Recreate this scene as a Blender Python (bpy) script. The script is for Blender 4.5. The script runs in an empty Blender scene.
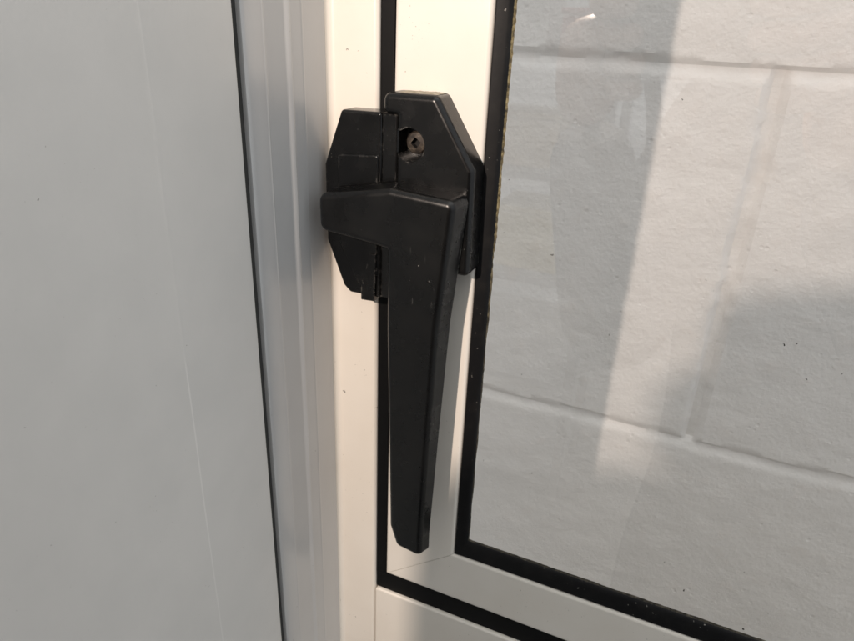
import bpy, bmesh, math, random
from mathutils import Vector, Matrix, noise
MM = 0.001
S = bpy.context.scene
COL = S.collection
random.seed(7)

# ------------------------------------------------------------------ camera
cd = bpy.data.cameras.new('camera')
cd.sensor_fit = 'HORIZONTAL'; cd.sensor_width = 36.0
cd.lens = 646.96 / 854.0 * 36.0
cd.clip_start = 0.002; cd.clip_end = 30.0
co = bpy.data.objects.new('camera', cd); COL.objects.link(co)
CAM = Vector((88.10, -170.0, 203.68))
RC = Matrix(((0.91363247, -0.20260096, 0.35246073),
             (0.40468315, 0.37043713, -0.83606691),
             (0.03882342, 0.90649279, 0.42043258)))
co.matrix_world = Matrix.Translation(CAM * MM) @ RC.to_4x4()
cd.dof.use_dof = True; cd.dof.focus_distance = 0.165; cd.dof.aperture_fstop = 48
S.camera = co

# ------------------------------------------------------------------ world
w = bpy.data.worlds.new('World'); S.world = w; w.use_nodes = True
nt = w.node_tree; nt.nodes.clear()
wo = nt.nodes.new('ShaderNodeOutputWorld'); bg = nt.nodes.new('ShaderNodeBackground')
tc = nt.nodes.new('ShaderNodeTexCoord'); sp = nt.nodes.new('ShaderNodeSeparateXYZ')
nt.links.new(tc.outputs['Generated'], sp.inputs[0])
mr = nt.nodes.new('ShaderNodeMapRange'); mr.inputs[1].default_value = -1; mr.inputs[2].default_value = 1
nt.links.new(sp.outputs['Z'], mr.inputs[0])
rp = nt.nodes.new('ShaderNodeValToRGB')
rp.color_ramp.elements[0].position = 0.15; rp.color_ramp.elements[0].color = (.26, .26, .255, 1)
rp.color_ramp.elements[1].position = 0.96; rp.color_ramp.elements[1].color = (1.9, 1.88, 1.82, 1)
e2 = rp.color_ramp.elements.new(.5); e2.color = (.56, .57, .58, 1)
e3 = rp.color_ramp.elements.new(.80); e3.color = (.74, .74, .74, 1)
nt.links.new(mr.outputs[0], rp.inputs[0])
mr2 = nt.nodes.new('ShaderNodeMapRange'); mr2.inputs[1].default_value = -.5; mr2.inputs[2].default_value = 1
nt.links.new(sp.outputs['X'], mr2.inputs[0])
rp2 = nt.nodes.new('ShaderNodeValToRGB')
rp2.color_ramp.elements[0].color = (.80, .79, .77, 1); rp2.color_ramp.elements[1].color = (1.18, 1.22, 1.26, 1)
nt.links.new(mr2.outputs[0], rp2.inputs[0])
mu = nt.nodes.new('ShaderNodeMix'); mu.data_type = 'RGBA'; mu.blend_type = 'MULTIPLY'; mu.inputs[0].default_value = 1
nt.links.new(rp.outputs[0], mu.inputs[6]); nt.links.new(rp2.outputs[0], mu.inputs[7]); nt.links.new(mu.outputs[2], bg.inputs[0])
bg.inputs[1].default_value = 1.02
nt.links.new(bg.outputs[0], wo.inputs[0])

# ------------------------------------------------------------------ warm work lamp (near, behind and left of the camera)
def area(name, loc, target, size, power, color):
    ld = bpy.data.lights.new(name, 'AREA'); ld.shape = 'DISK'; ld.size = size * MM
    ld.energy = power; ld.color = color
    lo = bpy.data.objects.new(name, ld); COL.objects.link(lo)
    lo.location = Vector(loc) * MM
    lo.rotation_euler = (Vector(target) - Vector(loc)).to_track_quat('-Z', 'Y').to_euler()
    return lo
area('warm_lamp', (-14, -340, 291), (25, 0, 110), 8, 1.36, (1.0, 0.83, 0.71))

S.view_settings.view_transform = 'Standard'; S.view_settings.look = 'None'
S.view_settings.exposure = 0.2; S.view_settings.gamma = 1
S.render.engine = 'CYCLES'

# ------------------------------------------------------------------ materials
class MT:
    def __init__(s, name):
        s.m = bpy.data.materials.new(name); s.m.use_nodes = True
        s.t = s.m.node_tree; s.b = s.t.nodes['Principled BSDF']; s.o = s.t.nodes['Material Output']
        s.tc = s.t.nodes.new('ShaderNodeTexCoord')
    def n(s, typ, **kw):
        x = s.t.nodes.new(typ)
        for k, v in kw.items(): setattr(x, k, v)
        return x
    def l(s, a, b): s.t.links.new(a, b)
    def noise(s, scale, detail=4, rough=.55, mapping=None):
        x = s.n('ShaderNodeTexNoise'); x.inputs['Scale'].default_value = scale
        x.inputs['Detail'].default_value = detail; x.inputs['Roughness'].default_value = rough
        if mapping:
            mp = s.n('ShaderNodeMapping'); mp.inputs['Scale'].default_value = mapping
            s.l(s.tc.outputs['Object'], mp.inputs[0]); s.l(mp.outputs[0], x.inputs['Vector'])
        else: s.l(s.tc.outputs['Object'], x.inputs['Vector'])
        return x.outputs['Fac']
    def ramp(s, fac, stops):
        r = s.n('ShaderNodeValToRGB'); e = r.color_ramp.elements
        while len(e) < len(stops): e.new(.5)
        for q, (p, c) in zip(e, stops):
            q.position = p; q.color = (c, c, c, 1) if isinstance(c, (int, float)) else (*c, 1)
        s.l(fac, r.inputs[0]); return r.outputs[0]
    def mix(s, fac, a, b):
        x = s.n('ShaderNodeMix', data_type='RGBA')
        if isinstance(fac, (int, float)): x.inputs[0].default_value = fac
        else: s.l(fac, x.inputs[0])
        for i, v in ((6, a), (7, b)):
            if isinstance(v, tuple): x.inputs[i].default_value = (*v, 1)
            else: s.l(v, x.inputs[i])
        return x.outputs[2]
    def specks(s, scale, thresh, gate_scale=None, gate=(.5, .6)):
        """small irregular specks: 1 inside a speck"""
        v = s.n('ShaderNodeTexVoronoi'); v.inputs['Scale'].default_value = scale
        nz = s.n('ShaderNodeTexNoise'); nz.inputs['Scale'].default_value = scale * 2
        add = s.n('ShaderNodeMix', data_type='RGBA'); add.inputs[0].default_value = .0006 * 1
        s.l(s.tc.outputs['Object'], nz.inputs['Vector'])
        sb = s.n('ShaderNodeVectorMath', operation='SUBTRACT'); s.l(nz.outputs['Color'], sb.inputs[0]); sb.inputs[1].default_value = (.5, .5, .5)
        sl = s.n('ShaderNodeVectorMath', operation='SCALE'); s.l(sb.outputs[0], sl.inputs[0]); sl.inputs['Scale'].default_value = .9 / scale
        ad = s.n('ShaderNodeVectorMath', operation='ADD'); s.l(s.tc.outputs['Object'], ad.inputs[0]); s.l(sl.outputs[0], ad.inputs[1])
        s.l(ad.outputs[0], v.inputs['Vector'])
        # per-cell random size
        sep = s.n('ShaderNodeSeparateColor'); s.l(v.outputs['Color'], sep.inputs[0])
        pw = s.n('ShaderNodeMath', operation='POWER'); s.l(sep.outputs[0], pw.inputs[0]); pw.inputs[1].default_value = 6
        ml = s.n('ShaderNodeMath', operation='MULTIPLY'); s.l(pw.outputs[0], ml.inputs[0]); ml.inputs[1].default_value = thresh
        lt = s.n('ShaderNodeMath', operation='LESS_THAN'); s.l(v.outputs['Distance'], lt.inputs[0]); s.l(ml.outputs[0], lt.inputs[1])
        out = lt.outputs[0]
        if gate_scale:
            g = s.ramp(s.noise(gate_scale, 3), [(gate[0], 0.), (gate[1], 1.)])
            mm = s.n('ShaderNodeMath', operation='MULTIPLY'); s.l(out, mm.inputs[0]); s.l(g, mm.inputs[1]); out = mm.outputs[0]
        return out
    def bump(s, h, dist, strength=1.0, prev=None):
        b = s.n('ShaderNodeBump'); b.inputs['Strength'].default_value = strength
        b.inputs['Distance'].default_value = dist; s.l(h, b.inputs['Height'])
        if prev is not None: s.l(prev, b.inputs['Normal'])
        s.l(b.outputs[0], s.b.inputs['Normal']); return b.outputs[0]
    def set(s, **kw):
        for k, v in kw.items():
            i = s.b.inputs[k.replace('_', ' ')]
            if isinstance(v, (int, float, tuple)): i.default_value = v if not (isinstance(v, tuple) and len(v) == 3) else (*v, 1)
            else: s.l(v, i)
        return s

def painted(name, base, warm, rough=.32, coat=0.0, speck=.9, spec=.5, cior=1.5, crough=.12):
    m = MT(name)
    c = m.mix(m.ramp(m.noise(45, 5), [(.35, 0.), (.7, 1.)]), base, warm)
    c = m.mix(m.specks(330, .15 * speck, 22, (.52, .6)), c, (.16, .15, .135))
    c = m.mix(m.specks(1100, .22 * speck, 40, (.5, .6)), c, (.22, .2, .17))
    r = m.ramp(m.noise(26, 5, .6, mapping=(1, 1, .45)), [(.32, rough - .05), (.7, rough + .07)])
    m.set(Base_Color=c, Roughness=r, Coat_Weight=coat, Coat_Roughness=crough, Coat_IOR=cior, Specular_IOR_Level=spec)
    c2 = m.mix(m.ramp(m.noise(11, 5, .6, mapping=(1, 1, .5)), [(.4, 0.), (.75, .35)]), c, tuple(x * .86 for x in warm)); m.l(c2, m.b.inputs['Base Color'])
    m.bump(m.noise(900, 3), .00003, .5)
    return m.m

M_FRAME = painted('cream_painted_aluminium', (.73, .69, .625), (.70, .655, .585), .34)
M_SASH = painted('cream_painted_sash', (.73, .695, .635), (.70, .66, .595), .34)
M_RETURN = painted('grey_white_glossy_jamb', (.48, .485, .485), (.46, .46, .46), .32, .9, .6, .3, 1.65, .26)
M_PANEL = painted('grey_white_glossy_panel', (.62, .612, .592), (.585, .58, .562), 0.33, .0, .35, .4)

# highlight of the panel's crease, painted into its colour: short and faint at the top, clear from mid height down
m = MT('crease_highlight'); bpy.data.materials.remove(m.m)
pm = MT.__new__(MT); pm.m = M_PANEL; pm.t = M_PANEL.node_tree; pm.b = pm.t.nodes['Principled BSDF']
pm.tc = pm.n('ShaderNodeTexCoord')
sx_ = pm.n('ShaderNodeSeparateXYZ'); pm.l(pm.tc.outputs['Object'], sx_.inputs[0])
wv = pm.n('ShaderNodeMath', operation='MULTIPLY'); pm.l(pm.noise(9, 2), wv.inputs[0]); wv.inputs[1].default_value = .0016
ys = pm.n('ShaderNodeMath', operation='ADD'); pm.l(sx_.outputs['Y'], ys.inputs[0]); pm.l(wv.outputs[0], ys.inputs[1])
yd = pm.n('ShaderNodeMath', operation='SUBTRACT'); pm.l(ys.outputs[0], yd.inputs[0]); yd.inputs[1].default_value = .0403
ya = pm.n('ShaderNodeMath', operation='ABSOLUTE'); pm.l(yd.outputs[0], ya.inputs[0])
yk = pm.n('ShaderNodeMath', operation='MULTIPLY'); pm.l(ya.outputs[0], yk.inputs[0]); yk.inputs[1].default_value = 500
ln = pm.ramp(yk.outputs[0], [(.04, 1.), (.17, 0.)])
zm = pm.ramp(sx_.outputs['Z'], [(.300, .12), (.335, .55), (.385, 1.), (.424, .9), (.430, .05), (.468, .05), (.49, .35)])
mk = pm.n('ShaderNodeMath', operation='MULTIPLY'); pm.l(ln, mk.inputs[0]); pm.l(zm, mk.inputs[1])
src = pm.b.inputs['Base Color'].links[0].from_socket
pm.l(pm.mix(mk.outputs[0], src, (.70, .69, .67)), pm.b.inputs['Base Color'])

def black_plastic(name, base=.013, rough=.33, dust=.3):
    m = MT(name)
    c = m.mix(m.ramp(m.noise(70, 5), [(.4, 0.), (.75, 1.)]), (base, base * 1.03, base * 1.1), (base * 1.5, base * 1.5, base * 1.5))
    c = m.mix(m.specks(900, .13, 45, (.5, .6)), c, (.33, .32, .30))
    # dusty bloom
    d = m.ramp(m.noise(38, 6, .7), [(.52, 0.), (.8, .12 * dust)])
    c = m.mix(d, c, (.32, .29, .25))
    # worn rims: where a rounded normal departs from the true one, broken up by noise
    bv = m.n('ShaderNodeBevel'); bv.samples = 4; bv.inputs['Radius'].default_value = .0009
    ge = m.n('ShaderNodeNewGeometry'); dt = m.n('ShaderNodeVectorMath', operation='DOT_PRODUCT')
    m.l(bv.outputs[0], dt.inputs[0]); m.l(ge.outputs['Normal'], dt.inputs[1])
    ed = m.ramp(dt.outputs['Value'], [(.90, 1.), (.985, 0.)])
    wn_ = m.ramp(m.noise(650, 5, .7), [(.52, 0.), (.62, 1.)])
    w2 = m.ramp(m.noise(60, 3), [(.42, .05), (.65, .8)])
    e1 = m.n('ShaderNodeMath', operation='MULTIPLY'); m.l(ed, e1.inputs[0]); m.l(wn_, e1.inputs[1])
    e2 = m.n('ShaderNodeMath', operation='MULTIPLY'); m.l(e1.outputs[0], e2.inputs[0]); m.l(w2, e2.inputs[1])
    c = m.mix(e2.outputs[0], c, (.26, .25, .23))
    # short fine scratches
    sc_ = m.ramp(m.noise(260, 2, .5, mapping=(5, 5, .35)), [(.70, 0.), (.73, .35)])
    sg = m.ramp(m.noise(33, 2), [(.55, 0.), (.62, 1.)])
    e3 = m.n('ShaderNodeMath', operation='MULTIPLY'); m.l(sc_, e3.inputs[0]); m.l(sg, e3.inputs[1])
    c = m.mix(e3.outputs[0], c, (.12, .12, .115))
    r = m.ramp(m.noise(120, 5), [(.3, rough - .05), (.8, rough + .14)])
    m.set(Base_Color=c, Roughness=r, Specular_IOR_Level=.38)
    m.bump(m.noise(1500, 3), .00002, .5)
    return m.m
M_LEVER = black_plastic('black_enamel_lever', .0024, .27, .03)
M_HOUSING = black_plastic('black_enamel_housing', .0028, .23, .07)
M_KEEPER = black_plastic('black_enamel_keeper', .0026, .22, .05)

# rubber
m = MT('black_rubber'); c = m.mix(m.specks(900, .2, 60, (.46, .56)), (.0025, .0025, .003), (.24, .23, .21))
c = m.mix(m.ramp(m.noise(200, 4), [(.5, 0.), (.8, .02)]), c, (.30, .27, .22))
m.set(Base_Color=c, Roughness=.55, Specular_IOR_Level=.25); m.bump(m.noise(700, 3), .00005, .5); M_RUBBER = m.m
m = MT('black_rubber_seal'); m.set(Base_Color=(.003, .003, .0032), Roughness=.5, Specular_IOR_Level=.15); m.bump(m.noise(500, 3), .00004, .5); M_SEAL = m.m
# dirt packed in the glazing edge
m = MT('packed_dirt'); sz = m.n('ShaderNodeSeparateXYZ'); m.l(m.tc.outputs['Object'], sz.inputs[0]); zfac = m.ramp(sz.outputs['Z'], [(.10, .12), (.155, 1.)]); f1 = m.noise(420, 5, .7)
c = m.mix(zfac, m.ramp(f1, [(.40, (.008, .008, .007)), (.6, (.05, .045, .04)), (.74, (.16, .15, .13))]), m.ramp(f1, [(.36, (.02, .018, .012)), (.52, (.15, .12, .06)), (.68, (.32, .27, .15))]))
m.set(Base_Color=c, Roughness=.95); m.bump(f1, .0004, 1.0); M_DIRT = m.m
# beige dust on the top of the housing
m = MT('settled_dust'); f1 = m.noise(600, 5, .7)
c = m.ramp(f1, [(.3, (.20, .17, .12)), (.7, (.46, .41, .32))]); m.set(Base_Color=c, Roughness=1.0); m.bump(f1, .0003, 1.0); M_DUST = m.m
# rusty screw
m = MT('tarnished_steel'); f1 = m.noise(500, 5, .7)
c = m.ramp(f1, [(.34, (.012, .009, .007)), (.52, (.04, .03, .022)), (.70, (.15, .125, .095))])
m.set(Base_Color=c, Roughness=.6, Metallic=.3); m.bump(f1, .0002, .9); M_SCREW = m.m
m = MT('dark_socket'); m.set(Base_Color=(.006, .005, .004), Roughness=.8); M_SOCKET = m.m
m = MT('dark_gap'); m.set(Base_Color=(.03, .03, .028), Roughness=.9); M_GAP = m.m

# painted block
m = MT('white_painted_block')
n1 = m.noise(22, 6, .6); n2 = m.noise(75, 4, .6); n3 = m.noise(480, 4, .6)
c = m.mix(m.ramp(n1, [(.35, 0.), (.7, 1.)]), (.865, .853, .842), (.835, .825, .815))
c = m.mix(m.ramp(n2, [(.56, 0.), (.74, .35)]), c, (.84, .79, .755))
m.set(Base_Color=c, Roughness=.55)
b1 = m.bump(n2, .0013, .65)
vp_ = m.n('ShaderNodeTexVoronoi'); vp_.inputs['Scale'].default_value = 190; m.l(m.tc.outputs['Object'], vp_.inputs['Vector'])
pit = m.ramp(vp_.outputs['Distance'], [(.10, 0.), (.22, 1.)])
pg = m.ramp(m.noise(30, 2), [(.56, 1.), (.64, 0.)])
pm_ = m.n('ShaderNodeMath', operation='MAXIMUM'); m.l(pit, pm_.inputs[0]); m.l(pg, pm_.inputs[1])
b2 = m.bump(pm_.outputs[0], .0004, .6, b1); m.bump(n3, .0005, .7, b2); M_WALL = m.m

# glass: front skin reflects, rest clear, with a faint film of dirt
m = MT('dusty_glass'); t = m.t
t.nodes.remove(m.b)
tr = m.n('ShaderNodeBsdfTransparent'); tr.inputs[0].default_value = (.975, .972, .968, 1)
gl = m.n('ShaderNodeBsdfGlossy'); gl.inputs['Roughness'].default_value = .015
# Schlick reflectance of a double-glazed pane, the same from both sides
ge = m.n('ShaderNodeNewGeometry'); dt = m.n('ShaderNodeVectorMath', operation='DOT_PRODUCT')
m.l(ge.outputs['Incoming'], dt.inputs[0]); m.l(ge.outputs['Normal'], dt.inputs[1])
def mth(op, a, b=None):
    x = m.n('ShaderNodeMath', operation=op)
    for i, v in enumerate((a, b)):
        if v is None: continue
        if isinstance(v, (int, float)): x.inputs[i].default_value = v
        else: m.l(v, x.inputs[i])
    return x.outputs[0]
fr = mth('ADD', mth('MULTIPLY', mth('POWER', mth('SUBTRACT', 1.0, mth('ABSOLUTE', dt.outputs['Value'])), 5.0), .84), .16)
mx = m.n('ShaderNodeMixShader'); m.l(fr, mx.inputs[0]); m.l(tr.outputs[0], mx.inputs[1]); m.l(gl.outputs[0], mx.inputs[2])
df = m.n('ShaderNodeBsdfDiffuse'); df.inputs[0].default_value = (.62, .63, .62, 1)
film = m.ramp(m.noise(26, 6, .65, mapping=(1, 1, .45)), [(.3, .012), (.8, .06)])
sk = m.specks(420, .13, 20, (.5, .6)); mm = m.n('ShaderNodeMath', operation='MULTIPLY'); m.l(sk, mm.inputs[0]); mm.inputs[1].default_value = .0
mx2 = m.n('ShaderNodeMixShader'); m.l(film, mx2.inputs[0]); m.l(mx.outputs[0], mx2.inputs[1]); m.l(df.outputs[0], mx2.inputs[2])
dk = m.n('ShaderNodeBsdfDiffuse'); dk.inputs[0].default_value = (.05, .045, .04, 1)
mx3 = m.n('ShaderNodeMixShader'); m.l(sk, mx3.inputs[0]); m.l(mx2.outputs[0], mx3.inputs[1]); m.l(dk.outputs[0], mx3.inputs[2])
m.l(mx3.outputs[0], m.o.inputs[0]); M_GLASS = m.m
m = MT('clear_glass_back'); m.t.nodes.remove(m.b); tr = m.n('ShaderNodeBsdfTransparent'); tr.inputs[0].default_value = (.99, .988, .985, 1)
m.l(tr.outputs[0], m.o.inputs[0]); M_GBACK = m.m

# ------------------------------------------------------------------ helpers
def thing(name, loc, label, cat, group=None):
    o = bpy.data.objects.new(name, None); COL.objects.link(o)
    o.location = Vector(loc) * MM; o.empty_display_size = .01
    o['label'] = label; o['category'] = cat
    if group: o['group'] = group
    return o
def link(name, bm, mats, parent=None, smooth=True, wn=True):
    me = bpy.data.meshes.new(name)
    bmesh.ops.recalc_face_normals(bm, faces=bm.faces)
    off = parent.location / MM if parent is not None and parent.parent is None else Vector((0, 0, 0))
    if parent is not None and parent.parent is not None: off = parent.parent.location / MM
    for v in bm.verts: v.co = (v.co - off) * MM
    bm.to_mesh(me); bm.free()
    for mt in (mats if isinstance(mats, (list, tuple)) else [mats]): me.materials.append(mt)
    o = bpy.data.objects.new(name, me); COL.objects.link(o)
    if parent is not None: o.parent = parent
    if smooth:
        for p in me.polygons: p.use_smooth = True
        me.set_sharp_from_angle(angle=math.radians(33))
        if wn:
            md = o.modifiers.new('wn', 'WEIGHTED_NORMAL'); md.weight = 80; md.keep_sharp = True
    return o
def fillet(poly, seg=5):
    """poly: (x, z, r) corners -> rounded outline"""
    out = []; n = len(poly)
    for i in range(n):
        p = Vector(poly[i][:2]); r = poly[i][2] if len(poly[i]) > 2 else 0
        if r <= 0: out.append(p); continue
        a = (Vector(poly[i - 1][:2]) - p); b = (Vector(poly[(i + 1) % n][:2]) - p)
        la, lb = a.length, b.length; a.normalize(); b.normalize()
        th = a.angle(b); d = min(r / math.tan(th / 2), la * .48, lb * .48)
        rr = d * math.tan(th / 2)
        c = p + (a + b).normalized() * (rr / math.sin(th / 2))
        s = p + a * d - c; e = p + b * d - c
        ang = s.angle_signed(e)
        for k in range(seg + 1):
            t = -ang * k / seg
            out.append(c + Vector((s.x * math.cos(t) - s.y * math.sin(t), s.x * math.sin(t) + s.y * math.cos(t))))
    return out
def prism(bm, outline, yf, yb, bevel=0, seg=4, back=None, mat=0):
    """outline in x,z; yf / yb numbers or functions of (x,z); bevel rounds the rim facing the room"""
    F = yf if callable(yf) else (lambda x, z: yf)
    B = yb if callable(yb) else (lambda x, z: yb)
    back = back or outline
    vf = [bm.verts.new((p[0], F(p[0], p[1]), p[1])) for p in outline]
    vb = [bm.verts.new((p[0], B(p[0], p[1]), p[1])) for p in back]
    n = len(vf); fs = [bm.faces.new(vf)]
    fs.append(bm.faces.new(vb[::-1]))
    for i in range(n): fs.append(bm.faces.new((vf[i], vb[i], vb[(i + 1) % n], vf[(i + 1) % n])))
    for f in fs: f.material_index = mat
    if bevel:
        es = [e for e in fs[0].edges]
        bmesh.ops.bevel(bm, geom=es, offset=bevel, segments=seg, profile=.5, affect='EDGES', clamp_overlap=True)
def inset(corners, d):
    """move the sides of a corner polygon inwards by d, keeping the corner count; convex radii shrink, hollow ones grow"""
    n = len(corners); P = [Vector(c[:2]) for c in corners]
    A = sum(P[i].x * P[(i + 1) % n].y - P[(i + 1) % n].x * P[i].y for i in range(n)); sg = 1 if A > 0 else -1
    out = []
    for i in range(n):
        p, a, b = P[i], P[i - 1], P[(i + 1) % n]
        u = (p - a).normalized(); v = (b - p).normalized()
        nu = Vector((-u.y, u.x)) * sg; nv = Vector((-v.y, v.x)) * sg
        m = (nu + nv); m = m / max(.15, m.dot(nu))
        convex = (u.x * v.y - u.y * v.x) * sg > 0
        r = corners[i][2] if len(corners[i]) > 2 else .1
        out.append((*(p + m * d), max(.06, r - d) if convex else r + d))
    return out
def solid(bm, corners, yf, yb, b, seg=5, fs=6, grow=None):
    """a casting: rounded outline, room-side rim rolled over with radius b"""
    F = yf if callable(yf) else (lambda x, z: yf)
    B = yb if callable(yb) else (lambda x, z: yb)
    base = fillet(corners, fs); rings = []
    bk = [grow(p) if grow else p for p in base]
    rings.append([bm.verts.new((p[0], B(*p), p[1])) for p in bk])
    for k in range(seg + 1):
        t = math.pi / 2 * k / seg
        d = b * (1 - math.cos(t)); h = b * (1 - math.sin(t))
        o = fillet(inset(corners, d), fs)
        rings.append([bm.verts.new((p[0], F(*p) + h, p[1])) for p in o])
    n = len(base)
    for r0, r1 in zip(rings, rings[1:]):
        for i in range(n): bm.faces.new((r0[i], r0[(i + 1) % n], r1[(i + 1) % n], r1[i]))
    bm.faces.new(rings[-1]); bm.faces.new(rings[0][::-1])
def rect(x0, x1, z0, z1, r=0): return fillet([(x0, z0, r), (x1, z0, r), (x1, z1, r), (x0, z1, r)])
def box(bm, x0, x1, y0, y1, z0, z1, bevel=0, seg=3):
    r = bmesh.ops.create_cube(bm, size=1)
    for v in r['verts']:
        v.co = Vector(((x0 + x1) / 2 + v.co.x * (x1 - x0), (y0 + y1) / 2 + v.co.y * (y1 - y0), (z0 + z1) / 2 + v.co.z * (z1 - z0)))
    if bevel:
        es = list({e for v in r['verts'] for e in v.link_edges})
        bmesh.ops.bevel(bm, geom=es, offset=bevel, segments=seg, profile=.5, affect='EDGES')
def sweep_z(bm, prof, z0, z1, mat=0):
    """closed profile of (x,y) extruded along z"""
    a = [bm.verts.new((x, y, z0)) for x, y in prof]; b = [bm.verts.new((x, y, z1)) for x, y in prof]
    n = len(a)
    for i in range(n): bm.faces.new((a[i], a[(i + 1) % n], b[(i + 1) % n], b[i])).material_index = mat
    bm.faces.new(a[::-1]); bm.faces.new(b)

ZT, ZB, XR = 420.0, -300.0, 420.0       # how far the window carries on past the frame of the picture
X0 = -17.3

# ------------------------------------------------------------------ block wall behind the window
YW = 173.0
def block_wall():
    bm = bmesh.new()
    x0, x1, z0, z1, st = -220, 560, -330, 480, 2.6
    st = 2.0; nx = int((x1 - x0) / st); nz = int((z1 - z0) / st)
    def sm(d, a, b):
        t = max(0, min(1, (d - a) / (b - a))); return t * t * (3 - 2 * t)
    rows = []
    for j in range(nz + 1):
        z = z0 + (z1 - z0) * j / nz; row = []
        for i in range(nx + 1):
            x = x0 + (x1 - x0) * i / nx
            wob = noise.noise(Vector((x * .03, 3, z * .03))) * 1.3 + noise.noise(Vector((x * .12, 9, z * .12))) * .7
            # courses: joints at z = 195 and z = -3 (pitch 198)
            q = (z - 191.5 + wob + 99) % 198 - 99
            k = math.floor((z - 191.5 + wob) / 198)
            off = 109 if k % 2 else 109 + 200
            u = (x - off + wob * .8 + 200) % 400 - 200
            dh = abs(q + (1.4 if q > 0 else 0)); dv = abs(u)
            g = max((1.15 + .5 * noise.noise(Vector((x * .05, 6, 2)))) * (1 - sm(dh, 1.0, 7.5 if q < 0 else 2.6)), (2.1 + .5 * noise.noise(Vector((z * .06, 1, 2)))) * (1 - sm(abs(u + .6 + noise.noise(Vector((z * .15, 4, 2)))), 1.6, 5.6)))
            lump = noise.noise(Vector((x * .06, 0, z * .06))) * .8 + noise.noise(Vector((x * .21, 5, z * .21))) * .34
            y = YW + g * 1.7 + lump * .5
            row.append(bm.verts.new((x, y, z)))
        rows.append(row)
    for j in range(nz):
        for i in range(nx):
            bm.faces.new((rows[j][i], rows[j][i + 1], rows[j + 1][i + 1], rows[j + 1][i]))
    # thickness behind
    box(bm, x0, x1, YW + 8, YW + 100, z0, z1)
    me_flip = False
    o = link('block_wall', bm, M_WALL, None, True, False)
    o['label'] = 'white painted concrete block wall seen through the glass, with filled mortar joints'
    o['category'] = 'wall'
    return o
WALL = block_wall()

# ------------------------------------------------------------------ left reveal panel
T = thing('reveal_panel', (X0 - 9, -107, ZB), 'smooth grey white side panel at left edge of picture with a thin vertical crease', 'panel')
bm = bmesh.new()
prof = [(X0, -40.3)]
r = .5
prof = [(X0 - r, -40.2)] + [(X0 - r + r * math.sin(a), -40.2 - r + r * math.cos(a)) for a in [k * math.pi / 8 for k in range(1, 5)]]
y = -42.0
while y > -62: prof.append((X0 + 0, y)); y -= 4
for yy, h in [(-62.5 - .25 * k, .012 * math.exp(-((k * .25 - 5.0) / .4) ** 2)) for k in range(41)]: prof.append((X0 + h, yy))
y = -76
while y > -172: prof.append((X0 + 0, y)); y -= 5
prof += [(X0, -174), (X0 - 18, -174), (X0 - 18, -40.2)]
sweep_z(bm, prof, ZB, ZT)
link('panel_sheet', bm, M_PANEL, T)

# ------------------------------------------------------------------ window frame (fixed)
F = thing('window_frame', (-5, 0, ZB), 'fixed cream painted metal window frame around the sash, butt jointed at its lower left corner', 'window frame')
def arc(cx_, cy_, r, a0, a1, n=5):
    return [(cx_ + r * math.cos(math.radians(a0 + (a1 - a0) * k / n)), cy_ + r * math.sin(math.radians(a0 + (a1 - a0) * k / n))) for k in range(n + 1)]
bm = bmesh.new()        # jamb face strip: from the inner corner to the lip by the seal
prof = [(X0 + .2, 30), (X0 + .2, -1.9)] + arc(X0 + 2.2, -2.0, 2.0, 180, 90, 7) + arc(-2.9, 1.5, 1.5, -90, 0, 6) + [(-1.4, 30)]
sweep_z(bm, prof, ZB, ZT)
link('jamb', bm, M_FRAME, F)
bm = bmesh.new()        # return of the jamb towards the room with a shallow step and a fine rib
prof = [(X0 - .25, 30), (X0 - .25, -.9)] + arc(X0 - .25 + .0, -1.1, .001, 90, 0, 1)
prof = [(X0 - 6, 28), (X0 + .19, 28), (X0 + .19, -1.9), (X0 + .12, -3.2), (X0, -5.0), (X0, -12.2), (X0 + .14, -12.6), (X0 + .14, -13.2), (X0, -13.6), (X0, -17.6)]
prof += [(X0 - .05, -17.8), (X0 + .3, -18.3), (X0 + .42, -18.9), (X0 + .1, -20.0), (X0 - .15, -21), (X0 - .15, -28.6), (X0 - .02, -29.0), (X0 - .02, -29.4), (X0 - .15, -29.8), (X0 - .15, -35.6), (X0 - .6, -36.8), (X0 - 1.2, -37.0), (X0 - 6, -37.0)]
sweep_z(bm, prof, ZB, ZT)
link('jamb_return', bm, M_RETURN, F)
bm = bmesh.new(); box(bm, X0 - 16, X0 - 5.9, -38, 20, ZB, ZT); link('jamb_core', bm, M_GAP, F)
bm = bmesh.new(); box(bm, X0 - 4, X0 - 1.7, -40.15, -37.05, ZB, ZT); link('gap_filler', bm, M_GAP, F)
# bottom member, butted against the jamb
bm = bmesh.new()
solid(bm, [(-1.25, -299, .9), (XR, -299, .9), (XR, -4.6, .9), (-1.25, -4.6, 1.5)], -.15, 28, .9, 5)
link('bottom_rail', bm, M_FRAME, F)
# seal
bm = bmesh.new()
box(bm, -1.55, 3.35, 1.6, 12, 4.2, ZT, .0)
link('weatherstrip', bm, M_SEAL, F)
bm = bmesh.new(); box(bm, -1.3, 3.1, 1.0, 3, 3.0, ZT, .45); link('weatherstrip', bm, M_SEAL, F)
bm = bmesh.new(); box(bm, -1.3, XR, 1.15, 12, -4.75, 4.9, .5); link('weatherstrip', bm, M_SEAL, F)

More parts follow.
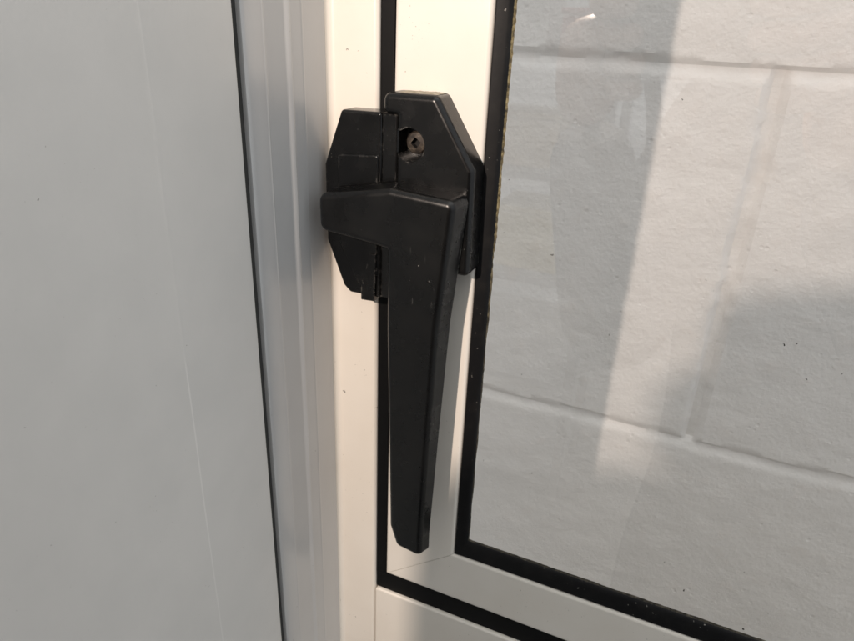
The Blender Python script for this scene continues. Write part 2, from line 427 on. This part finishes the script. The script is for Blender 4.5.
# ------------------------------------------------------------------ sash (moves)
SH = thing('casement_sash', (17, 0, 5), 'hinged cream painted sash holding a glass pane in a black gasket', 'window sash')
def mitred(bm, a, b, corners, y0, y1, bev):
    vs = fillet(corners); prism(bm, vs, y0, y1, bev, 4)
x_o, z_o, x_i, z_i = 3.3, 5.0, 31.0, 27.0
mg = .12   # half the mitre gap
def rail_mesh(poly, y0=0.0, y1=7.2, bev=1.5):
    bm = bmesh.new(); n = len(poly)
    prism(bm, [Vector(p) for p in poly], y0, y1)
    bm.edges.ensure_lookup_table()
    # round only the long edges on the face
    sel = []
    for e in bm.edges:
        a, b = e.verts
        if abs(a.co.y - y0) < 1e-4 and abs(b.co.y - y0) < 1e-4:
            d = (b.co - a.co)
            if (abs(d.x) < 1e-3 and abs(d.z) > 50) or (abs(d.z) < 1e-3 and abs(d.x) > 50): sel.append(e)
    bmesh.ops.bevel(bm, geom=sel, offset=bev, segments=5, profile=.5, affect='EDGES')
    return bm
link('stile', rail_mesh([(x_o, z_o + mg), (x_i, z_i + mg), (x_i, ZT), (x_o, ZT)]), M_SASH, SH)
link('sash_rail', rail_mesh([(x_o + mg, z_o), (XR, z_o), (XR, z_i), (x_i + mg, z_i)], y0=-.05), M_SASH, SH)
bm = bmesh.new(); prism(bm, [Vector((x_o + .1, z_o + .1)), Vector((x_i, z_i)), Vector((x_i + 2, z_i)), Vector((x_o + 3, z_o + .1))], .7, 6.5)
link('mitre_backing', bm, M_GAP, SH)
# gasket: sloping black rubber bead with mitred corner
GK = 1.55   # the bottom bead is taller than the side bead
def bead(prof_uv, horizontal):
    """profile (u from the rail inward, y); mitred at the inner corner (x_i,z_i)"""
    bm = bmesh.new()
    a = []; b = []
    for u, y in prof_uv:
        if horizontal: a.append(bm.verts.new((x_i + u, y, z_i + GK * u))); b.append(bm.verts.new((XR, y, z_i + GK * u)))
        else: a.append(bm.verts.new((x_i + u, y, z_i + GK * u))); b.append(bm.verts.new((x_i + u, y, ZT)))
    n = len(a)
    for i in range(n): bm.faces.new((a[i], a[(i + 1) % n], b[(i + 1) % n], b[i]))
    bm.faces.new(a); bm.faces.new(b[::-1])
    return bm
gp = [(.02, 2.25), (.02, .8), (.25, .35), (.7, .2), (3.2, .75), (4.1, 1.2), (4.45, 1.7), (4.5, 2.25)]
link('gasket', bead(gp, False), M_RUBBER, SH)
link('gasket', bead(gp, True), M_RUBBER, SH)
# ragged line of dirt between gasket and glass
def dirt(horizontal):
    bm = bmesh.new(); L = (XR if horizontal else ZT); s0 = x_i + 4.4 if horizontal else z_i + GK * 4.4
    t = s0; prev = None
    while t < L:
        wd = .55 + .45 * noise.noise(Vector((t * .11, 1 if horizontal else 7, 0))) + .2 * noise.noise(Vector((t * .8, 4, 0)))
        if horizontal: wd *= 1.1
        else: wd *= .7 + .8 * max(0, min(1, (t - 90) / 80)); wd *= .75
        wd = max(.12, wd); hh = 1.75 + .3 * noise.noise(Vector((t * 1.3, 8, 0)))
        pts = [(4.35, hh), (4.35 + wd * .6, hh + .25), (4.4 + wd, 2.31), (4.35, 2.6)]
        ring = [bm.verts.new((t, y, z_i + u + (GK - 1) * 4.4) if horizontal else (x_i + u, y, t)) for u, y in pts]
        if prev:
            for i in range(3): bm.faces.new((prev[i], prev[i + 1], ring[i + 1], ring[i]))
        prev = ring; t += .45
    return bm
link('dirt_line', dirt(False), M_DIRT, SH, True, False)
link('dirt_line', dirt(True), M_DIRT, SH, True, False)
# glass
bm = bmesh.new(); box(bm, x_i + 1, XR, 2.3, 6.3, z_i + 1, ZT)
bm.faces.ensure_lookup_table()
for f in bm.faces: f.material_index = 0 if f.calc_center_median().y < 2.31 else 1
link('glass_pane', bm, [M_GLASS, M_GBACK], SH, False)

# ------------------------------------------------------------------ keeper on the jamb
K = thing('strike_plate', (-5, 0, 125), 'black enamelled keeper plate screwed on the cream jamb, behind the hooked end of the handle', 'strike plate')
bm = bmesh.new()
out = ([(-9.4, 180.3, 1.2), (3.4, 180.6, .9), (3.4, 125.6, .8), (-2.6, 125.6, .8), (-7.2, 125.5, 1.6), (-9.5, 127.5, 1.5), (-15.1, 141.5, 1.2), (-15.3, 164.5, 1.6)])
solid(bm, out, -6.9, 0, .8, 5)
link('plate', bm, M_KEEPER, K)
bm = bmesh.new()  # raised ramp the hook rides on
solid(bm, [(-10.5, 168, .8), (2.6, 169, .8), (2.6, 133, .8), (-4, 129, .8), (-10.5, 142, .8)], -7.5, -6.5, .5, 4)
link('ramp', bm, M_KEEPER, K)
bm = bmesh.new()  # small foot
solid(bm, [(-2.8, 128.5, .3), (-2.8, 124.3, .3), (1.9, 124.6, .3), (2.4, 140, .3), (.2, 140, .3)], -7.9, -.5, .28, 3)
link('foot', bm, M_KEEPER, K)
bm = bmesh.new()  # rounded nose beside the plate
prof = [(3.2, -.2)] + arc(3.9, -5.9, .7, 180, 270, 4) + arc(7.4, -5.5, 1.1, 270, 360, 6) + [(8.5, -.2)]
sweep_z(bm, prof, 126.2, 180.2)
link('nose', bm, M_KEEPER, K)

# ------------------------------------------------------------------ handle
H = thing('cam_handle', (18, 0, 138), 'black enamelled cam handle with a tapering lever hanging down beside the glass', 'window handle')
bm = bmesh.new()
out = [(4.3, 186.1, 2.2), (20.0, 186.3, 2.2), (31.4, 168.2, 2.2), (31.9, 138.2, 1.8), (8.55, 138.2, 1.6), (8.55, 180.4, .3), (4.3, 180.4, 1.9)]
solid(bm, out, -8.4, 0, 1.8, 6)
hs = link('housing', bm, [M_HOUSING, M_HOUSING], H)
cb = bmesh.new()
bmesh.ops.create_cone(cb, cap_ends=True, segments=48, radius1=4.5, radius2=4.5, depth=14, matrix=Matrix.Translation((12.6, -8.2, 173.0)) @ Matrix.Rotation(math.pi / 2, 4, 'X'))
box(cb, 5, 12.4, -15.0, -1.3, 170.2, 176.6)
# bake the counterbore with booleans at build time
def boolean(target, cutter_bm):
    off = target.parent.location / MM
    me = bpy.data.meshes.new('cut')
    for v in cutter_bm.verts: v.co = (v.co - off) * MM
    bmesh.ops.recalc_face_normals(cutter_bm, faces=cutter_bm.faces)
    cutter_bm.to_mesh(me); cutter_bm.free()
    c = bpy.data.objects.new('cut', me); COL.objects.link(c); c.parent = target.parent
    md = target.modifiers.new('b', 'BOOLEAN'); md.object = c; md.operation = 'DIFFERENCE'; md.solver = 'EXACT'; md.use_self = True
    # order: boolean before weighted normals
    target.modifiers.move(len(target.modifiers) - 1, 0)
    bpy.context.view_layer.update()
    dg = bpy.context.evaluated_depsgraph_get()
    ev = target.evaluated_get(dg)
    new = bpy.data.meshes.new_from_object(ev, preserve_all_data_layers=True, depsgraph=dg)
    target.modifiers.clear(); old = target.data; target.data = new
    bpy.data.objects.remove(c); bpy.data.meshes.remove(me)
boolean(hs, cb)
# screw in the recess: domed head with a square socket
bm = bmesh.new()
ctr = Vector((13.3, 0, 173.3)); N = 40
rings = [(3.1, -.8), (3.2, -4.2), (3.1, -5.0), (2.7, -5.5), (1.9, -5.75)]
prev = None
for r_, y_ in rings:
    ring = [bm.verts.new((ctr.x + r_ * math.cos(2 * math.pi * k / N), y_, ctr.z + r_ * math.sin(2 * math.pi * k / N))) for k in range(N)]
    if prev:
        for k in range(N): bm.faces.new((prev[k], prev[(k + 1) % N], ring[(k + 1) % N], ring[k]))
    prev = ring
# square socket, turned
sq = []
for k in range(N):
    a = 2 * math.pi * k / N; rot = math.radians(52); b = a - rot
    rad = 1.12 / max(abs(math.cos(b)), abs(math.sin(b)))
    sq.append((ctr.x + rad * math.cos(a), ctr.z + rad * math.sin(a)))
top = [bm.verts.new((x, -5.85, z)) for x, z in sq]
bot = [bm.verts.new((x, -4.0, z)) for x, z in sq]
for k in range(N):
    bm.faces.new((prev[k], prev[(k + 1) % N], top[(k + 1) % N], top[k]))
    bm.faces.new((top[k], top[(k + 1) % N], bot[(k + 1) % N], bot[k])).material_index = 1
bm.faces.new(bot).material_index = 1
sc = link('screw', bm, [M_SCREW, M_SOCKET], H)
# dust settled on the top face
bm = bmesh.new()
random.seed(3)
g = []
for i in range(34):
    x = 7.2 + i * 12.3 / 33; row = []
    for j in range(9):
        y = -6.7 + j * 6.5 / 8
        e = min(i, 33 - i) / 4; e2 = min(j, 8 - j) / 1.0
        h = (.10 + .22 * abs(noise.noise(Vector((x * 1.3, y * 1.3, 0)))) + .12 * random.random()) * min(1, e) * min(1, e2)
        row.append(bm.verts.new((x, y + .15 * random.random(), 186.02 + (x - 4.3) * .019 + h - .06)))
    g.append(row)
for i in range(33):
    for j in range(8): bm.faces.new((g[i][j], g[i + 1][j], g[i + 1][j + 1], g[i][j + 1]))
link('dust_layer', bm, M_DUST, H, True, False)

# lever: hooked head and tapering grip, one casting
bm = bmesh.new()
out = [(-12.2, 147.3, 2.6), (6.6, 145.7, .5), (10.1, 145.2, .4), (10.3, 120.5, 3), (11.5, 81.0, 3), (12.5, 46.6, 2.4), (14.9, 38.0, 2.6), (24.8, 36.2, 2.4), (24.75, 45.0, 3), (25.6, 85.0, 3), (26.7, 123.8, 3), (29.9, 161.4, 2.4), (10.7, 162.6, 3), (-12.3, 157.9, 2.8)]
def yfront(x, z):
    y = -16.6
    if x < 4: y += (4 - x) * .035
    if z < 50: y += ((50 - z) / 14) ** 2 * .9
    return y
def yback(x, z):
    y = -8.45
    if z < 140: y = -8.45 - 3.4 * min(1, (140 - z) / 95)
    return y
cxm = 18
def grow(p):   # slight draft: the back of the casting is wider on the right side
    x, z = p
    if x > 20: x += .9
    elif x < -5: x -= .2
    return Vector((x, z + (.25 if z > 150 else 0)))
solid(bm, out, yfront, yback, 2.0, 7, 6, grow)
link('lever', bm, M_LEVER, H)
# spindle boss between lever and housing
bm = bmesh.new()
bmesh.ops.create_cone(bm, cap_ends=True, segments=32, radius1=7, radius2=7, depth=1.2, matrix=Matrix.Translation((19, -8.3, 152)) @ Matrix.Rotation(math.pi / 2, 4, 'X'))
link('spindle', bm, M_LEVER, H)

# ------------------------------------------------------------------ room side: floor, photographer and the camera they hold
# (outside the frame; they shade the block wall and show as the dim figure mirrored in the pane)
def simple(name, col, rough):
    m = MT(name); f = m.ramp(m.noise(14, 5), [(.3, 0.), (.7, 1.)])
    m.set(Base_Color=m.mix(f, col, tuple(c * .75 for c in col)), Roughness=rough); return m.m
M_CLOTH = simple('dark_jacket_cloth', (.035, .037, .042), .9)
M_SKIN = simple('skin', (.42, .25, .18), .55)
M_HAIR = simple('dark_hair', (.02, .015, .012), .7)
M_TROUSER = simple('blue_trousers', (.05, .06, .09), .9)
M_CAMB = simple('camera_shell', (.02, .02, .022), .75)
M_FLOOR = simple('concrete_floor', (.15, .145, .14), .8)
bm = bmesh.new(); box(bm, -2500, 2500, -3200, 1200, -1260, -1210)
fl = link('floor', bm, M_FLOOR, None, False); fl['kind'] = 'structure'

RGT = RC.col[0].copy(); UP = RC.col[1].copy(); BK = RC.col[2].copy()
def cp(r, u, b): return CAM + RGT * r + UP * u + BK * b
PC = thing('compact_camera', tuple(cp(-24, -30, 22)), 'small black compact camera held up by the photographer in front of the window', 'camera')
bm = bmesh.new(); box(bm, -54, 54, -31, 31, -12, 12, 7, 4)
for v in bm.verts: v.co = cp(-24 + v.co.x, v.co.y, 22 + v.co.z)
link('camera_body', bm, M_CAMB, PC)
bm = bmesh.new()
for r_, b0, b1 in ((21, 6, 14), (17, 2, 6)):
    bmesh.ops.create_cone(bm, cap_ends=False, segments=32, radius1=r_, radius2=r_, depth=b1 - b0, matrix=Matrix.Translation((0, 0, (b0 + b1) / 2)))
for v in bm.verts: v.co = cp(v.co.x, v.co.y, v.co.z)
link('lens_barrel', bm, M_CAMB, PC)
def ribbon(pts, wdt, th):
    bm = bmesh.new(); prev = None
    for i, p in enumerate(pts):
        p = Vector(p); d = (Vector(pts[min(i + 1, len(pts) - 1)]) - Vector(pts[max(i - 1, 0)])).normalized()
        s = d.cross(Vector((.2, 1, .1))).normalized(); nn = d.cross(s).normalized()
        ring = [bm.verts.new(p + s * a * wdt / 2 + nn * b * th / 2) for a, b in ((1, 1), (-1, 1), (-1, -1), (1, -1))]
        if prev:
            for k in range(4): bm.faces.new((prev[k], prev[(k + 1) % 4], ring[(k + 1) % 4], ring[k]))
        else: bm.faces.new(ring)
        prev = ring
    bm.faces.new(prev[::-1]); return bm
def bez(cps, n=28):
    out = []
    for k in range(n + 1):
        t = k / n; q = [Vector(c) for c in cps]
        while len(q) > 1: q = [q[i].lerp(q[i + 1], t) for i in range(len(q) - 1)]
        out.append(tuple(q[0]))
    return out
link('neck_strap', ribbon(bez([cp(-72, 8, 22), cp(-110, -20, 20), cp(-135, -150, 30), cp(-60, -170, 40), cp(-66, -20, 30)]), 9, 1.5), M_CAMB, PC)

def skin(name, verts, edges, mat, parent, root=0, sub=2):
    me = bpy.data.meshes.new(name); off = parent.location / MM if parent else Vector((0, 0, 0))
    me.from_pydata([tuple((Vector(v[:3]) - off) * MM) for v in verts], edges, [])
    o = bpy.data.objects.new(name, me); COL.objects.link(o); o.parent = parent
    me.materials.append(mat)
    md = o.modifiers.new('skin', 'SKIN'); md.use_smooth_shade = True
    for i, v in enumerate(verts):
        me.skin_vertices[0].data[i].radius = (v[3] * MM, (v[4] if len(v) > 4 else v[3]) * MM)
        me.skin_vertices[0].data[i].use_root = (i == root)
    sb = o.modifiers.new('sub', 'SUBSURF'); sb.levels = sb.render_levels = sub
    return o
PE = thing('person', (235, -545, -1210), 'person in dark jacket and blue trousers holding a compact camera with both hands', 'person')
pel = (235, -560, -390); ax = Vector((.914, .405, 0)); fw = Vector((-.405, .914, 0))
def pp(r, f_, z): return (235 + ax.x * r + fw.x * f_, -560 + ax.y * r + fw.y * f_, z)
LH = cp(-74, -24, 26); RH = cp(36, -26, 26)
V = [(*pp(0, 0, -390), 150, 110), (*pp(0, 0, -250), 145, 105), (*pp(0, 5, -60), 165, 115), (*pp(0, 10, 90), 150, 95), (*pp(0, 15, 175), 60, 55),
     (*pp(-175, 5, 110), 62), (38, -352, -48, 44), (15, -238, 150, 28),
     (*pp(175, 5, 110), 62), (275, -270, -50, 46), (RH.x + 14, RH.y - 22, RH.z - 54, 29),
     (*pp(-90, 0, -480), 88), (*pp(-95, 15, -800), 60), (*pp(-95, -5, -1130), 46),
     (*pp(90, 0, -480), 88), (*pp(95, 15, -800), 60), (*pp(95, -5, -1130), 46)]
E = [(0, 1), (1, 2), (2, 3), (3, 4), (3, 5), (5, 6), (6, 7), (3, 8), (8, 9), (9, 10), (0, 11), (11, 12), (12, 13), (0, 14), (14, 15), (15, 16)]
bd = skin('clothed_body', V, E, M_CLOTH, PE)
# head
bm = bmesh.new(); bmesh.ops.create_uvsphere(bm, u_segments=40, v_segments=28, radius=1)
hc = Vector(pp(0, 45, 300))
for v in bm.verts:
    c = v.co.copy(); x, y, z = c.x * 76, c.y * 94, c.z * 115
    if z < 0: x *= 1 - .28 * (-c.z) ** 1.5; y = y * (1 - .1 * -c.z)
    if c.y > .8 and abs(c.x) < .22 and -.35 < c.z < .12: y += 16 * (1 - abs(c.x) / .22) * (1 - abs(c.z + .12) / .24 if abs(c.z + .12) < .24 else 0)
    for sx in (-1, 1):
        d2 = (c.x - sx * .36) ** 2 + (c.z - .04) ** 2
        if c.y > 0: y -= 7 * math.exp(-d2 / .012)
    if c.y > .5 and abs(c.z + .48) < .05: y -= 3
    v.co = hc + ax * x + fw * y + Vector((0, 0, z))
for sx in (-1, 1):
    r0 = bmesh.ops.create_uvsphere(bm, u_segments=12, v_segments=8, radius=1)
    for v in r0['verts']: v.co = hc + ax * (sx * 77 + v.co.x * 8) + fw * (-4 + v.co.y * 17) + Vector((0, 0, v.co.z * 30))
link('head', bm, M_SKIN, PE, True, False)
skin('neck', [(*pp(0, 15, 150), 52), (*pp(0, 25, 230), 50)], [(0, 1)], M_SKIN, PE)
bm = bmesh.new(); bmesh.ops.create_uvsphere(bm, u_segments=40, v_segments=28, radius=1)
for v in bm.verts:
    c = v.co; x, y, z = c.x * 82, c.y * 100 - 10, c.z * 118 + 8
    if c.y > .2 and z < 55: y = min(y, 40)
    v.co = hc + ax * x + fw * y + Vector((0, 0, max(z, -60)))
link('hair', bm, M_HAIR, PE, True, False)
# hands: palm and five fingers closed round the ends of the camera
def hand(side, parent):
    P = (lambda r, u, b: cp(-24 + side * (r - 7), u, 22 + b))
    vs = []; es = []
    def add(p, r): vs.append((*p, r)); return len(vs) - 1
    w0 = add(Vector((15, -237, 152)) if side < 0 else RH + Vector((14, -25, -52)), 21)
    hl = add(Vector((9, -207, 201)), 15) if side < 0 else w0
    if side < 0: es.append((w0, hl))
    pm = add(P(60, -30, 26), 17); es.append((hl, pm))
    for k, (u, ln) in enumerate(((12, 1.0), (-4, 1.06), (-19, 1.0), (-32, .85))):
        a = add(P(64, u * .8 - 4, 20), 8.6); b = add(P(66, u, -4), 8.2); c = add(P(58 - 6 * ln, u + 1, -20), 7.4); d = add(P(52 - 18 * ln, u + 2, -19), 6.6)
        es += [(pm, a), (a, b), (b, c), (c, d)]
    a = add(P(52, -22, 30), 10); b = add(P(36, -8, 26), 9); c = add(P(20, 0, 22), 7.8); es += [(pm, a), (a, b), (b, c)]
    return skin('hand', vs, es, M_SKIN, parent, 0, 2)
hand(-1, PE); hand(1, PE)
for sx in (-1, 1):
    bm = bmesh.new(); box(bm, -46, 46, -80, 190, 0, 85, 30, 4)
    for v in bm.verts: v.co = Vector(pp(sx * 95 + v.co.x, v.co.y, -1209 + v.co.z * (1 if v.co.y < 60 else .7)))
    link('shoe', bm, M_CAMB, PE)

# shelving with boxes across the room, mirrored dimly in the pane
M_SHELF = simple('grey_shelf_metal', (.16, .16, .165), .5)
SU = thing('shelving_unit', (-330, -1700, -1210), 'grey metal shelving unit standing across the room behind the photographer', 'shelving')
for zz in (-1150, -800, -470, -170, 130):
    bm = bmesh.new(); box(bm, -560, -170, -1880, -1560, zz - 12, zz + 12, 3, 2); link('shelf', bm, M_SHELF, SU)
for xx, yy in ((-560, -1880), (-170, -1880), (-560, -1560), (-170, -1560)):
    bm = bmesh.new(); box(bm, xx - 14, xx + 14, yy - 14, yy + 14, -1210, 420, 2, 2); link('upright', bm, M_SHELF, SU)
for k, (x, z, w_, h_, nm, col, lab) in enumerate(((-400, -158, 190, 130, 'carton', (.45, .33, .18), 'tan cardboard carton on the middle shelf of the grey shelving'),
        (-250, -158, 90, 90, 'storage_tin', (.10, .12, .16), 'dark blue tin beside the tan carton on the grey shelving'),
        (-430, 142, 130, 160, 'storage_tub', (.62, .62, .60), 'white plastic tub on the top shelf of the grey shelving'),
        (-270, 142, 120, 90, 'toolbox', (.35, .05, .04), 'red toolbox on the top shelf of the grey shelving'),
        (-330, -458, 260, 170, 'storage_bin', (.55, .42, .12), 'yellow storage bin on the lower shelf of the grey shelving'))):
    B = thing(nm, (x, -1700, z), lab, nm.split('_')[-1])
    mt_ = simple(nm + '_material', col, .6)
    bm = bmesh.new(); box(bm, x - w_ / 2, x + w_ / 2, -1800, -1610, z, z + h_, 6, 3); link('box_body', bm, mt_, B)
    bm = bmesh.new(); box(bm, x - w_ / 2 - 5, x + w_ / 2 + 5, -1805, -1605, z + h_ + .5, z + h_ + 16, 5, 3); link('lid', bm, mt_, B)
